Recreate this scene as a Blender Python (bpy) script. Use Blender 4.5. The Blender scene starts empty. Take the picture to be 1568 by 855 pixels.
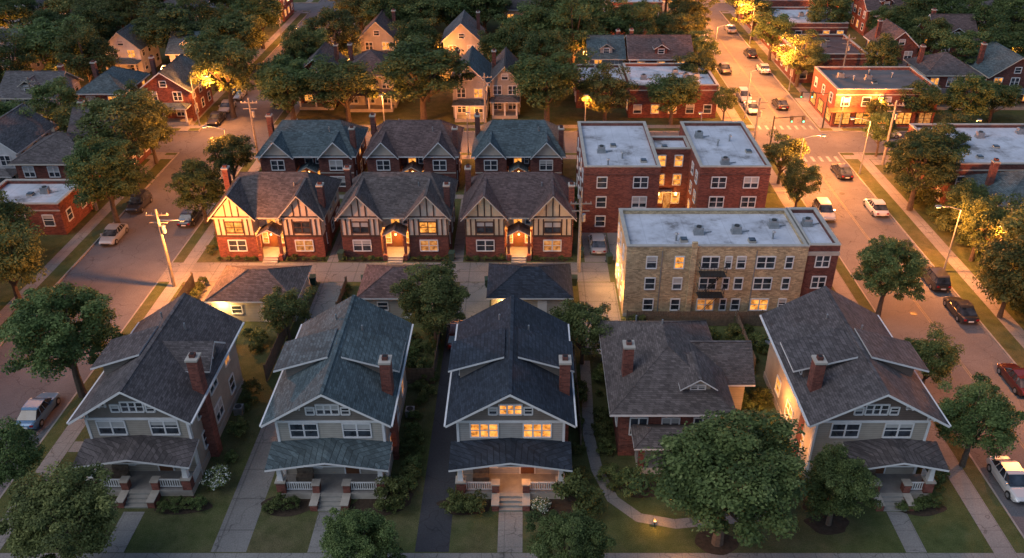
import bpy, math, random
import numpy as np
from mathutils import Vector, Matrix
random.seed(7)
C=bpy.context; scene=C.scene
R=math.radians

# ------------------------------------------------------------ materials
def nt(name):
    m=bpy.data.materials.new(name); m.use_nodes=True
    t=m.node_tree; p=t.nodes['Principled BSDF']
    return m,t,p
def N(t,ty,**kw):
    n=t.nodes.new(ty)
    for k,v in kw.items():
        if k in n.inputs.keys(): n.inputs[k].default_value=v
        else: setattr(n,k,v)
    return n
def rgba(c,f=1.0): return (min(c[0]*f,1),min(c[1]*f,1),min(c[2]*f,1),1)
def noise(t,vec,scale,detail=4,rough=.6):
    n=N(t,'ShaderNodeTexNoise'); n.inputs['Scale'].default_value=scale
    n.inputs['Detail'].default_value=detail; n.inputs['Roughness'].default_value=rough
    t.links.new(vec,n.inputs['Vector']); return n.outputs['Fac']
def ramp(t,fac,stops):
    r=N(t,'ShaderNodeValToRGB'); e=r.color_ramp.elements
    e[0].position=stops[0][0]; e[0].color=stops[0][1]
    e[1].position=stops[-1][0]; e[1].color=stops[-1][1]
    for s in stops[1:-1]:
        x=e.new(s[0]); x.color=s[1]
    t.links.new(fac,r.inputs['Fac']); return r.outputs['Color']
def mixc(t,fac,a,b,blend='MIX'):
    n=N(t,'ShaderNodeMix'); n.data_type='RGBA'; n.blend_type=blend
    for sock,v in ((n.inputs[0],fac),(n.inputs[6],a),(n.inputs[7],b)):
        if isinstance(v,bpy.types.NodeSocket): t.links.new(v,sock)
        else: sock.default_value=v
    return n.outputs[2]
def math_(t,op,a,b=None):
    n=N(t,'ShaderNodeMath'); n.operation=op
    for i,v in enumerate((a,b)):
        if v is None: continue
        if isinstance(v,bpy.types.NodeSocket): t.links.new(v,n.inputs[i])
        else: n.inputs[i].default_value=v
    return n.outputs[0]
def objvec(t):
    return N(t,'ShaderNodeTexCoord').outputs['Object']
def bump(t,p,h,strength=.4,dist=.02):
    b=N(t,'ShaderNodeBump'); b.inputs['Strength'].default_value=strength; b.inputs['Distance'].default_value=dist
    t.links.new(h,b.inputs['Height']); t.links.new(b.outputs['Normal'],p.inputs['Normal'])
def plain(name,col,rough=.7,var=.2,scale=1.5,metal=0,bmp=0,spec=.3,stain=0):
    m,t,p=nt(name); v=objvec(t)
    f=noise(t,v,scale,6)
    c=ramp(t,f,[(.3,rgba(col,1-var)),(.7,rgba(col,1+var))])
    f2=noise(t,v,scale*9,3)
    c=mixc(t,.5,c,ramp(t,f2,[(.3,rgba((1,1,1),1-var)),(.7,(1,1,1,1))]),'MULTIPLY')
    if stain:
        f3=noise(t,v,.28,7,.7); c=mixc(t,1,c,ramp(t,f3,[(.34,(.38,.36,.34,1)),(.42,(.8,.79,.78,1)),(.5,(1,1,1,1))]),'MULTIPLY')
        s=N(t,'ShaderNodeSeparateXYZ'); t.links.new(v,s.inputs[0]); fr=math_(t,'FRACT',math_(t,'MULTIPLY',s.outputs[0],.5))
        c=mixc(t,1,c,ramp(t,fr,[(0,(.78,.78,.79,1)),(.05,(1,1,1,1))]),'MULTIPLY')
    t.links.new(c,p.inputs['Base Color'])
    p.inputs['Roughness'].default_value=rough; p.inputs['Metallic'].default_value=metal
    p.inputs['Specular IOR Level'].default_value=spec
    if bmp: bump(t,p,f2,bmp)
    return m
def coursed(name,c1,c2,mortar,bw,bh,zs=1.0,msize=.02,rough=.9,stain=.35,spec=.2,bmp=.3,streak=False):
    m,t,p=nt(name); v0=objvec(t)
    oi=N(t,'ShaderNodeObjectInfo')
    va=N(t,'ShaderNodeVectorMath'); va.operation='ADD'; t.links.new(v0,va.inputs[0])
    cx=N(t,'ShaderNodeCombineXYZ'); k=math_(t,'MULTIPLY',oi.outputs['Random'],37.0); t.links.new(k,cx.inputs[0]); t.links.new(k,cx.inputs[1]); t.links.new(cx.outputs[0],va.inputs[1]); v=va.outputs[0]
    s=N(t,'ShaderNodeSeparateXYZ'); t.links.new(v,s.inputs[0])
    u=math_(t,'ADD',s.outputs[0],s.outputs[1])
    z=math_(t,'MULTIPLY',s.outputs[2],zs)
    cb=N(t,'ShaderNodeCombineXYZ'); t.links.new(u,cb.inputs[0]); t.links.new(z,cb.inputs[1])
    b=N(t,'ShaderNodeTexBrick'); t.links.new(cb.outputs[0],b.inputs['Vector'])
    b.inputs['Color1'].default_value=rgba(c1); b.inputs['Color2'].default_value=rgba(c2); b.inputs['Mortar'].default_value=rgba(mortar)
    b.inputs['Scale'].default_value=1; b.inputs['Brick Width'].default_value=bw; b.inputs['Row Height'].default_value=bh
    b.inputs['Mortar Size'].default_value=msize; b.inputs['Mortar Smooth'].default_value=.3
    f=noise(t,v,.45,6,.65); f2=noise(t,v,5,4)
    c=mixc(t,1,b.outputs['Color'],ramp(t,f,[(.28,rgba((1,1,1),1-stain)),(.72,(1.08,1.08,1.08,1))]),'MULTIPLY')
    c=mixc(t,1,c,ramp(t,f2,[(.3,rgba((1,1,1),1-stain*.7)),(.7,(1.05,1.05,1.05,1))]),'MULTIPLY')
    t.links.new(c,p.inputs['Base Color']); p.inputs['Roughness'].default_value=rough
    p.inputs['Specular IOR Level'].default_value=spec
    if bmp: bump(t,p,math_(t,'SUBTRACT',1.0,b.outputs['Fac']),bmp,.02)
    return m
def shingle(name,c):
    return coursed(name,[x*.70 for x in c],[x*1.38 for x in c],[x*.5 for x in c],.38,.17,2.0,.014,.92,.34,.25,.4)
def brick(name,c):
    return coursed(name,[x*.7 for x in c],[x*1.35 for x in c],[x*.6+.06 for x in c],.34,.12,1,.012,.9,.34,.2,.3)
def siding(name,c):
    m,t,p=nt(name); v=objvec(t)
    s=N(t,'ShaderNodeSeparateXYZ'); t.links.new(v,s.inputs[0])
    fr=math_(t,'FRACT',math_(t,'MULTIPLY',s.outputs[2],5.5))
    f=noise(t,v,.8,5)
    col=ramp(t,f,[(.3,rgba(c,.8)),(.7,rgba(c,1.12))])
    col=mixc(t,1,col,ramp(t,fr,[(0,(.5,.5,.5,1)),(.2,(1,1,1,1))]),'MULTIPLY')
    t.links.new(col,p.inputs['Base Color']); p.inputs['Roughness'].default_value=.75
    bump(t,p,fr,.4,.02); return m
def emis(name,c,st):
    m,t,p=nt(name); v=objvec(t)
    f=noise(t,v,1.9,3)
    col=ramp(t,f,[(.34,rgba(c,.18)),(.5,rgba(c,.75)),(.66,rgba((c[0],min(c[1]*1.25,1),c[2]*1.7)))])
    t.links.new(col,p.inputs['Emission Color']); p.inputs['Emission Strength'].default_value=st
    p.inputs['Base Color'].default_value=(.05,.03,.02,1); p.inputs['Roughness'].default_value=.2
    return m
MT={}
MT['roof_brown']=shingle('roof_brown',(.100,.088,.090))
MT['roof_brown2']=shingle('roof_brown2',(.118,.098,.094))
MT['roof_grey']=shingle('roof_grey',(.12,.115,.12))
MT['roof_teal']=shingle('roof_teal',(.082,.112,.124))
MT['roof_navy']=shingle('roof_navy',(.031,.040,.056))
MT['roof_rust']=shingle('roof_rust',(.122,.085,.082))
MT['siding_tan']=siding('siding_tan',(.34,.30,.25))
MT['siding_beige']=siding('siding_beige',(.37,.34,.295))
MT['siding_grey']=siding('siding_grey',(.36,.335,.31))
MT['siding_white']=siding('siding_white',(.58,.58,.58))
MT['siding_brown']=siding('siding_brown',(.13,.095,.08))
MT['siding_olive']=siding('siding_olive',(.17,.145,.125))
MT['brick_red']=brick('brick_red',(.205,.068,.050))
MT['brick_dark']=brick('brick_dark',(.150,.055,.044))
MT['brick_tan']=brick('brick_tan',(.50,.37,.22))
MT['stucco_cream']=plain('stucco_cream',(.58,.46,.31),.9,.12)
MT['stucco_white']=plain('stucco_white',(.53,.45,.37),.9,.12)
MT['timber']=plain('timber',(.07,.04,.03),.8,.3)
MT['trim']=plain('trim_white',(.60,.60,.60),.55,.08)
MT['trim_tan']=plain('trim_tan',(.45,.42,.36),.6,.1)
MT['stone']=plain('limestone',(.36,.33,.29),.85,.15)
MT['concrete']=plain('concrete',(.26,.25,.23),.9,.22,.5,bmp=.2)
MT['membrane']=plain('roof_membrane',(.47,.49,.54),.7,.16,.35,stain=1)
MT['membrane_dark']=plain('roof_tar',(.11,.11,.115),.9,.25,.35)
MT['metal']=plain('metal_galv',(.32,.33,.34),.45,.2,3,.6)
MT['iron']=plain('iron_black',(.03,.03,.03),.5,.2)
MT['door']=plain('door_wood',(.14,.06,.03),.5,.2)
MT['dark']=plain('dark_interior',(.02,.02,.022),.9,.1)
MT['wood']=plain('fence_wood',(.13,.10,.075),.85,.35,4)
MT['polewood']=plain('pole_weathered',(.22,.20,.175),.85,.3,4)
MT['deck']=plain('deck_paint',(.20,.19,.18),.7,.2)
MT['blind']=plain('window_blind',(.38,.38,.37),.8,.1)
MT['mulch']=plain('mulch_bed',(.045,.032,.022),1,.4,3,bmp=.6)
MT['bin']=plain('bin_plastic',(.03,.06,.045),.5,.2)
def glass():
    m,t,p=nt('window_glass'); v=objvec(t)
    c=ramp(t,noise(t,v,1.1,2),[(.35,(.012,.016,.022,1)),(.7,(.06,.075,.095,1))])
    t.links.new(c,p.inputs['Base Color']); p.inputs['Roughness'].default_value=.08; p.inputs['Specular IOR Level'].default_value=.8
    return m
MT['glass']=glass()
MT['lit']=emis('window_lit',(1.0,.35,.055),1.5)
MT['lit_dim']=emis('window_lit_dim',(.9,.32,.07),.75)
MT['bulb']=emis('lamp_glow',(1.0,.52,.15),12)
MT['bulb_g']=emis('signal_green',(.1,1,.45),6)

# ------------------------------------------------------------ mesh builder
class MB:
    def __init__(s): s.v=[];s.f=[];s.m=[];s.ml=[]
    def mi(s,m):
        if m not in s.ml: s.ml.append(m)
        return s.ml.index(m)
    def poly(s,pts,m):
        n=len(s.v); s.v+=[tuple(p) for p in pts]; s.f.append(tuple(range(n,n+len(pts)))); s.m.append(s.mi(m))
    def box(s,x0,x1,y0,y1,z0,z1,m,mt=None):
        if x0>x1:x0,x1=x1,x0
        if y0>y1:y0,y1=y1,y0
        a=[(x0,y0,z0),(x1,y0,z0),(x1,y1,z0),(x0,y1,z0),(x0,y0,z1),(x1,y0,z1),(x1,y1,z1),(x0,y1,z1)]
        for q in ((0,3,2,1),(0,1,5,4),(1,2,6,5),(2,3,7,6),(3,0,4,7)): s.poly([a[i] for i in q],m)
        s.poly([a[i] for i in (4,5,6,7)],mt or m)
    def slab(s,pts,t,mtop,mside):
        b=[(p[0],p[1],p[2]-t) for p in pts]; n=len(pts)
        s.poly(pts,mtop); s.poly(b[::-1],mside)
        for i in range(n):
            j=(i+1)%n; s.poly([pts[i],b[i],b[j],pts[j]],mside)
    def cyl(s,x,y,z0,z1,r0,r1,m,n=8):
        a=[(x+r0*math.cos(i*2*math.pi/n),y+r0*math.sin(i*2*math.pi/n),z0) for i in range(n)]
        b=[(x+r1*math.cos(i*2*math.pi/n),y+r1*math.sin(i*2*math.pi/n),z1) for i in range(n)]
        for i in range(n):
            j=(i+1)%n; s.poly([a[i],a[j],b[j],b[i]],m)
        s.poly(b,m)
    def tube(s,p,q,r,m,n=6,r2=None):
        p=Vector(p);q=Vector(q);d=(q-p).normalized(); u=d.orthogonal().normalized(); w=d.cross(u); r2=r if r2 is None else r2
        a=[p+(u*math.cos(i*2*math.pi/n)+w*math.sin(i*2*math.pi/n))*r for i in range(n)]
        b=[q+(u*math.cos(i*2*math.pi/n)+w*math.sin(i*2*math.pi/n))*r2 for i in range(n)]
        for i in range(n):
            j=(i+1)%n; s.poly([a[i],a[j],b[j],b[i]],m)
        s.poly(b,m)
    def obj(s,name,parent=None,loc=None):
        if not s.f: return None
        me=bpy.data.meshes.new(name); me.from_pydata(s.v,[],s.f)
        for m in s.ml: me.materials.append(MT[m] if isinstance(m,str) else m)
        me.polygons.foreach_set('material_index',s.m); me.update()
        o=bpy.data.objects.new(name,me); C.collection.objects.link(o)
        if parent: o.parent=parent
        if loc: o.location=loc
        return o
def empty(name,loc=(0,0,0),rot=0):
    e=bpy.data.objects.new(name,None); e.empty_display_size=.5; C.collection.objects.link(e); e.location=loc; e.rotation_euler=(0,0,rot); return e
def light(parent,loc,power,col=(1,.42,.12),r=.15,name='lamp_light'):
    l=bpy.data.lights.new(name,'POINT'); l.energy=power; l.color=col; l.shadow_soft_size=r
    o=bpy.data.objects.new(name,l); C.collection.objects.link(o); o.location=loc
    if parent: o.parent=parent
    return o

def frame(side,w):
    return {'S':lambda u,v,d:(u,w-d,v),'N':lambda u,v,d:(u,w+d,v),'W':lambda u,v,d:(w-d,u,v),'E':lambda u,v,d:(w+d,u,v)}[side]
def obox(mb,P,u0,u1,v0,v1,d0,d1,m):
    a=P(u0,v0,d0);b=P(u1,v1,d1); mb.box(min(a[0],b[0]),max(a[0],b[0]),min(a[1],b[1]),max(a[1],b[1]),min(a[2],b[2]),max(a[2],b[2]),m)
def window(mb,side,w,u,z,ww,h,lit=0,trim='trim',fr=.10,panes=1):
    P=frame(side,w); u0=u-ww/2;u1=u+ww/2; z1=z+h
    g='glass'
    if lit==1:g='lit'
    elif lit==2:g='lit_dim'
    obox(mb,P,u0,u1,z,z1,0,.02,g)
    if not lit and random.random()<.4:
        k=random.uniform(.3,.7); obox(mb,P,u0,u1,z1-h*k,z1,.02,.024,'blind')
    obox(mb,P,u0-fr,u0,z-fr,z1+fr,0,.07,trim); obox(mb,P,u1,u1+fr,z-fr,z1+fr,0,.07,trim)
    obox(mb,P,u0,u1,z1,z1+fr*1.2,0,.075,trim); obox(mb,P,u0-.04,u1+.04,z-fr,z,0,.11,trim)
    obox(mb,P,u0,u1,z+h*.48,z+h*.48+.06,0.025,.06,trim)
    for i in range(1,panes):
        uu=u0+ww*i/panes; obox(mb,P,uu-.06,uu+.06,z,z1,.025,.065,trim)
def gable_y(mb,cx,hw,y0,y1,ze,zr,t,mtop,side='trim'):
    mb.slab([(cx-hw,y0,ze),(cx,y0,zr),(cx,y1,zr),(cx-hw,y1,ze)][::-1],t,mtop,side)
    mb.slab([(cx+hw,y0,ze),(cx+hw,y1,ze),(cx,y1,zr),(cx,y0,zr)],t,mtop,side)
    mb.box(cx-.12,cx+.12,y0+.03,y1-.03,zr-.09,zr+.015,mtop)
def gable_x(mb,x0,x1,cy,hw,ze,zr,t,mtop,side='trim'):
    mb.slab([(x0,cy-hw,ze),(x1,cy-hw,ze),(x1,cy,zr),(x0,cy,zr)],t,mtop,side)
    mb.slab([(x1,cy+hw,ze),(x0,cy+hw,ze),(x0,cy,zr),(x1,cy,zr)],t,mtop,side)
    mb.box(x0+.03,x1-.03,cy-.12,cy+.12,zr-.09,zr+.015,mtop)
def hip(mb,x0,x1,y0,y1,ze,zr,t,mtop,side='trim',inset=None):
    w=x1-x0;d=y1-y0
    if w>=d:
        i=d/2 if inset is None else inset
        a=((x0+i),(y0+y1)/2,zr);b=((x1-i),(y0+y1)/2,zr)
        F=[[(x0,y0,ze),(x1,y0,ze),b,a],[(x1,y1,ze),(x0,y1,ze),a,b],[(x0,y1,ze),(x0,y0,ze),a],[(x1,y0,ze),(x1,y1,ze),b]]
    else:
        i=w/2 if inset is None else inset
        a=((x0+x1)/2,(y0+i),zr);b=((x0+x1)/2,(y1-i),zr)
        F=[[(x0,y1,ze),(x0,y0,ze),a,b],[(x1,y0,ze),(x1,y1,ze),b,a],[(x0,y0,ze),(x1,y0,ze),a],[(x1,y1,ze),(x0,y1,ze),b]]
    for f in F: mb.poly(f,mtop)
    for c in ((x0,y0),(x0,y1)): mb.tube((c[0],c[1],ze),(a[0],a[1] if w>=d else (a[1] if c[1]==y0 else b[1]),zr),.05,mtop,4)
    for c in ((x1,y0),(x1,y1)): mb.tube((c[0],c[1],ze),((b if w>=d else (a if c[1]==y0 else b))[0],(b if w>=d else (a if c[1]==y0 else b))[1],zr),.05,mtop,4)
    mb.box(x0,x1,y0,y1,ze-t,ze-.004,side)
def chimney(mb,x,y,z0,z1,m='brick_red',w=.75,d=.9):
    mb.box(x-w/2,x+w/2,y-d/2,y+d/2,z0,z1,m); mb.box(x-w/2-.07,x+w/2+.07,y-d/2-.07,y+d/2+.07,z1,z1+.16,'stone')
    mb.box(x-.2,x+.2,y-.2,y+.2,z1+.16,z1+.42,'brick_dark'); mb.box(x-.14,x+.14,y-.14,y+.14,z1+.42,z1+.44,'dark')
def vents(mb,pts):
    for x,y,z in pts: mb.cyl(x,y,z-.3,z+.45,.07,.07,'metal')

# ------------------------------------------------------------ craftsman house
def craftsman(cx,fy,roof,wall,lit=(0,0,0),gable_m='siding_brown',chx=3.9,hw=4.55,depth=11.2,porch_style=0,dorm=('L','R'),W=3.8,dormgable=False,wp=0):
    e=empty('craftsman_house',(cx,fy,0))
    zr=8.8; sl=(8.8-6.0)/hw; ze=6.0; zw=zr-sl*W-.12
    wl=MB()
    wl.poly([(-W,0,0),(W,0,0),(W,0,5.6),(-W,0,5.6)],wall)
    wl.poly([(-W,0,5.6),(W,0,5.6),(W,0,zw),(0,0,zr-.14),(-W,0,zw)],gable_m)
    wl.poly([(W,depth,0),(-W,depth,0),(-W,depth,zw),(0,depth,zr-.14),(W,depth,zw)],wall)
    wl.poly([(-W,depth,0),(-W,0,0),(-W,0,zw),(-W,depth,zw)],wall); wl.poly([(W,0,0),(W,depth,0),(W,depth,zw),(W,0,zw)],wall)
    wl.box(-W-.05,W+.05,-.05,depth+.05,0,.6,'stone')
    wl.box(-W-.02,W+.02,-.07,0,5.5,5.68,'trim')
    for sx in (-1,1): wl.box(sx*W-.09,sx*W+.09,-.06,.03,.6,5.5,'trim')
    wl.obj('walls',e)
    rf=MB(); gable_y(rf,0,hw,-1,depth+.8,ze,zr,.2,roof)
    for sgn in (-1,1): rf.box(sgn*(hw+.01),sgn*(hw+.13),-.95,depth+.75,ze-.14,ze-.02,'trim')
    for sgn in ((-1,) if 'L' in dorm else ())+((1,) if 'R' in dorm else ()):
        y0,y1=3.6,7.4; xo=hw+.12; zo=7.35
        if dormgable and sgn==1:
            zz=8.5
            rf.slab([(0,y0,7.1),(xo,y0,7.1),(xo,(y0+y1)/2,zz),(0,(y0+y1)/2,zz)],.15,roof,'trim')
            rf.slab([(xo,y1,7.1),(0,y1,7.1),(0,(y0+y1)/2,zz),(xo,(y0+y1)/2,zz)],.15,roof,'trim')
            rf.poly([(W+.05,y0+.3,5.5),(W+.05,y1-.3,5.5),(W+.05,y1-.3,7.15),(W+.05,(y0+y1)/2,zz-.2),(W+.05,y0+.3,7.15)],gable_m)
            rf.poly([(W+.05,y0+.3,5.5),(W+.05,y0+.3,7.15),(0.8,y0+.3,7.15),(0.8,y0+.3,5.5)][::-1],wall)
            window(rf,'E',W+.06,(y0+y1)/2,6.2,1.3,.8,0,panes=2)
            continue
        pts=[(sgn*.5,y0,8.66),(sgn*xo,y0,zo),(sgn*xo,y1,zo),(sgn*.5,y1,8.66)]
        if sgn<0: pts=pts[::-1]
        rf.slab(pts,.16,roof,'trim')
        xw=W+.05
        for yy in (y0+.35,y1-.35):
            q=[(sgn*.8,yy,8.4),(sgn*xw,yy,6.2),(sgn*xw,yy,zo-.0),(sgn*.8,yy,8.42)]
            rf.poly(q if sgn<0 else q[::-1],gable_m)
        rf.poly([(sgn*xw,y0+.35,6.0),(sgn*xw,y1-.35,6.0),(sgn*xw,y1-.35,zo+.08),(sgn*xw,y0+.35,zo+.08)],gable_m)
        window(rf,'E' if sgn>0 else 'W',sgn*(xw),(y0+y1)/2,6.45,2.2,.7,0,panes=3)
    vents(rf,[(1.3,7.9,8.1),(-1.0,9.3,8.2)])
    rf.obj('roof',e)
    br=MB()
    for sx in (-W+.2,-W*.52,W*.52,W-.2,0):
        z=zr-sl*abs(sx)-.22
        br.box(sx-.07,sx+.07,-.85,-.0,z-.14,z,'trim'); br.box(sx-.06,sx+.06,-.12,0,z-.7,z-.14,'trim')
        br.tube((sx,-.75,z-.1),(sx,-.05,z-.65),.05,'trim',4)
    br.obj('brackets',e)
    wn=MB()
    window(wn,'S',0,-1.9,4.2,1.9,1.15,lit[0],panes=3 if lit[0] else 2); window(wn,'S',0,1.9,4.2,1.9,1.15,lit[1],panes=3 if lit[0] else 2)
    window(wn,'S',0,0,6.3,1.5,.75,lit[2],panes=3)
    for sx in (-1.25,1.25): window(wn,'S',0,sx,6.3,.5,.5,0)
    window(wn,'S',0,-1.9,1.3,1.7,1.4,lit[0],panes=2)
    wn.box(.7,1.7,-.06,0,.65,2.75,'door'); wn.box(.6,.7,-.08,0,.65,2.85,'trim'); wn.box(1.7,1.8,-.08,0,.65,2.85,'trim')
    for side,w in (('W',-W),('E',W)):
        for u,ww in ((2.2,1.0),(5.4,1.5),(8.8,1.0)):
            for z in (1.3,4.1):
                window(wn,side,w,u,z,ww,1.3,random.choice([0,0,0,2]) if not (side=='W' and cx>20) else random.choice([0,1,1]),panes=1 if ww<1.2 else 2)
    wn.obj('windows',e)
    ch=MB()
    if chx: chimney(ch,chx,2.6,0,9.0)
    ch.obj('chimney',e)
    pm=MB(); pw=W+.1
    if porch_style==1: a,b=-W*.35,W+.5
    else: a,b=-pw,pw
    f=-2.0; mc=(a+b)/2
    pm.box(a,b,f,-.052,.0,.6,'stone','deck')
    for x in (a+.3,b-.3):
        pm.box(x-.32,x+.32,f-.02,f+.6,.6,1.55,'brick_red'); pm.box(x-.38,x+.38,f-.08,f+.66,1.55,1.66,'stone')
        A=[(x-.2,f+.1,1.66),(x+.2,f+.1,1.66),(x+.2,f+.5,1.66),(x-.2,f+.5,1.66)]; B=[(x-.13,f+.17,3.0),(x+.13,f+.17,3.0),(x+.13,f+.43,3.0),(x-.13,f+.43,3.0)]
        for i in range(4):
            j=(i+1)%4; pm.poly([A[i],A[j],B[j],B[i]],'trim')
    for x in (mc-1.1,mc+1.1):
        pm.box(x-.25,x+.25,f-.02,f+.5,.6,1.35,'brick_red'); pm.box(x-.31,x+.31,f-.08,f+.56,1.35,1.45,'stone')
        pm.box(x-.25,x+.25,f-1.2,f-.02,.0,.55,'brick_red'); pm.box(x-.29,x+.29,f-1.24,f-.04,.55,.63,'stone')
    pm.box(a+.0,b-.0,f+.15,f+.45,2.95,3.15,'trim')
    for (x0,x1) in ((a+.62,mc-1.35),(mc+1.35,b-.62)):
        if x1-x0<.3: continue
        pm.box(x0,x1,f+.2,f+.28,1.35,1.43,'trim'); pm.box(x0,x1,f+.21,f+.27,.72,.78,'trim')
        k=int((x1-x0)/.16)
        for i in range(k):
            xx=x0+(i+.5)*(x1-x0)/k; pm.box(xx-.03,xx+.03,f+.22,f+.26,.78,1.35,'trim')
    for s,side in ((a,-1),(b,1)):
        pm.box(s-.04 if side>0 else s,s if side>0 else s+.04,f+.6,-.05,1.35,1.43,'trim')
        for i in range(9):
            yy=f+.7+i*.14; pm.box(s-.04 if side>0 else s,s if side>0 else s+.04,yy-.025,yy+.025,.62,1.35,'trim')
    for i in range(4):
        pm.box(mc-.83,mc+.83,f-.3*(4-i),f-.3*(3-i)-.003,0,.15*(i+1)-.02,'concrete')
    pm.box(a+1.1,a+2.3,-.9,-.4,.62,1.05,'wood'); pm.box(a+1.1,a+2.3,-.42,-.3,1.05,1.5,'wood')
    pm.obj('porch',e)
    pr=MB(); o=.45; zf=3.2
    L=(a-o,f-.45,zf);Rr=(b+o,f-.45,zf);Pk=(mc,f-.6,4.05);BL=(a-o,-.0,3.7);BR=(b+o,-.0,3.7);BP=(mc,-.0,4.08)
    t=.17
    for tri in ((L,Pk,BP),(L,BP,BL),(Pk,Rr,BP),(Rr,BR,BP)): pr.slab(list(tri),t,roof,'trim')
    pr.poly([(a,f+.1,3.1),(b,f+.1,3.1),(mc,f+.1,3.78)],gable_m)
    pr.obj('porch_roof',e)
    ac=MB(); ac.box(W+.4,W+1.1,7.0,7.7,.05,.75,'metal'); ac.cyl(W+.75,7.35,.75,.78,.28,.28,'iron',12); ac.box(W+.01,W+.09,.15,.23,0,5.9,'trim'); ac.box(-W-.09,-W-.01,.15,.23,0,5.9,'trim')
    ac.obj('condenser_and_downspouts',e)
    return e
H1=craftsman(-27.9,47.3,'roof_brown','siding_tan',(0,0,0),'siding_olive',3.9,4.3,11.2,0,('L','R'),3.6,True)
craftsman(-14.0,47.0,'roof_teal','siding_beige',(0,0,0),'siding_olive')
h3=craftsman(-1.07,47.0,'roof_navy','siding_grey',(1,1,1),'siding_olive')
h5=craftsman(24.8,47.0,'roof_brown','siding_tan',(0,0,0),'siding_brown',-3.7,4.9,12.6,1,('L','R'),4.0)
light(h3,(0.6,-1.3,2.7),170,(1,.36,.08),.2,'porch_light'); light(h5,(-5.2,6,2.6),650,(1,.36,.08),.2,'side_light')
light(h5,(-5.2,1,2.6),200,(1,.36,.08),.2,'side_light')
def house4():
    e=empty('brick_bungalow',(10.9,49.6,0)); m=MB()
    m.box(-3.8,3.9,0,11,0,4.5,'brick_red'); m.box(3.9,6.6,4.5,8.5,0,3.6,'siding_tan'); m.obj('walls',e)
    r=MB(); hip(r,-4.7,4.7,-.8,11.8,4.7,7.6,.2,'roof_brown2')
    gable_x(r,1.5,7.2,6.5,2.7,3.9,6.2,.16,'roof_brown2')
    r.box(1.0,2.9,.9,3.2,5.0,6.3,'siding_tan'); gable_y(r,1.95,1.4,.4,4.0,6.05,7.0,.12,'roof_brown2'); r.poly([(1.0,.895,6.2),(2.9,.895,6.2),(1.95,.895,6.85)],'siding_tan')
    window(r,'S',.9,1.95,5.35,1.0,.75,0,panes=2)
    r.poly([(6.605,4.5,3.6),(6.605,8.5,3.6),(6.605,6.5,5.9)],'siding_tan')
    vents(r,[(0,7,7.5),(-1.8,9,6.6)]); r.obj('roof',e)
    w=MB()
    for u in (-2.4,0,2.4): window(w,'S',0,u,2.2,1.2,1.5,random.choice([0,2]),panes=2)
    for u in (2,5,8.5): window(w,'W',-3.8,u,1.8,1.1,1.5,random.choice([0,1]))
    w.obj('windows',e); c=MB(); chimney(c,-3.1,3.2,0,8.1); c.obj('chimney',e)
    p=MB(); p.box(-2.5,2.5,-2,-.003,0,.6,'stone','deck'); hip(p,-3,3,-2.6,.2,3.0,3.8,.15,'roof_brown2')
    for x in (-2.3,2.3): p.box(x-.2,x+.2,-1.95,-1.55,.6,2.85,'brick_red')
    p.obj('porch',e)
    light(e,(5.2,10.2,2.2),160,(1,.42,.1),.1,'garden_light')
house4()
def gardenlamp(x,y,pw):
    e=empty('garden_lamp',(x,y,0)); m=MB(); m.cyl(0,0,0,.5,.04,.04,'iron'); m.cyl(0,0,.5,.62,.08,.08,'bulb'); m.cyl(0,0,.62,.68,.12,.02,'iron'); m.obj('post',e); light(e,(0,-.1,.9),pw,(1,.36,.07),.08)
gardenlamp(9.0,42.4,140); gardenlamp(10.6,38.6,200); gardenlamp(17.6,50.0,30)

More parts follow.
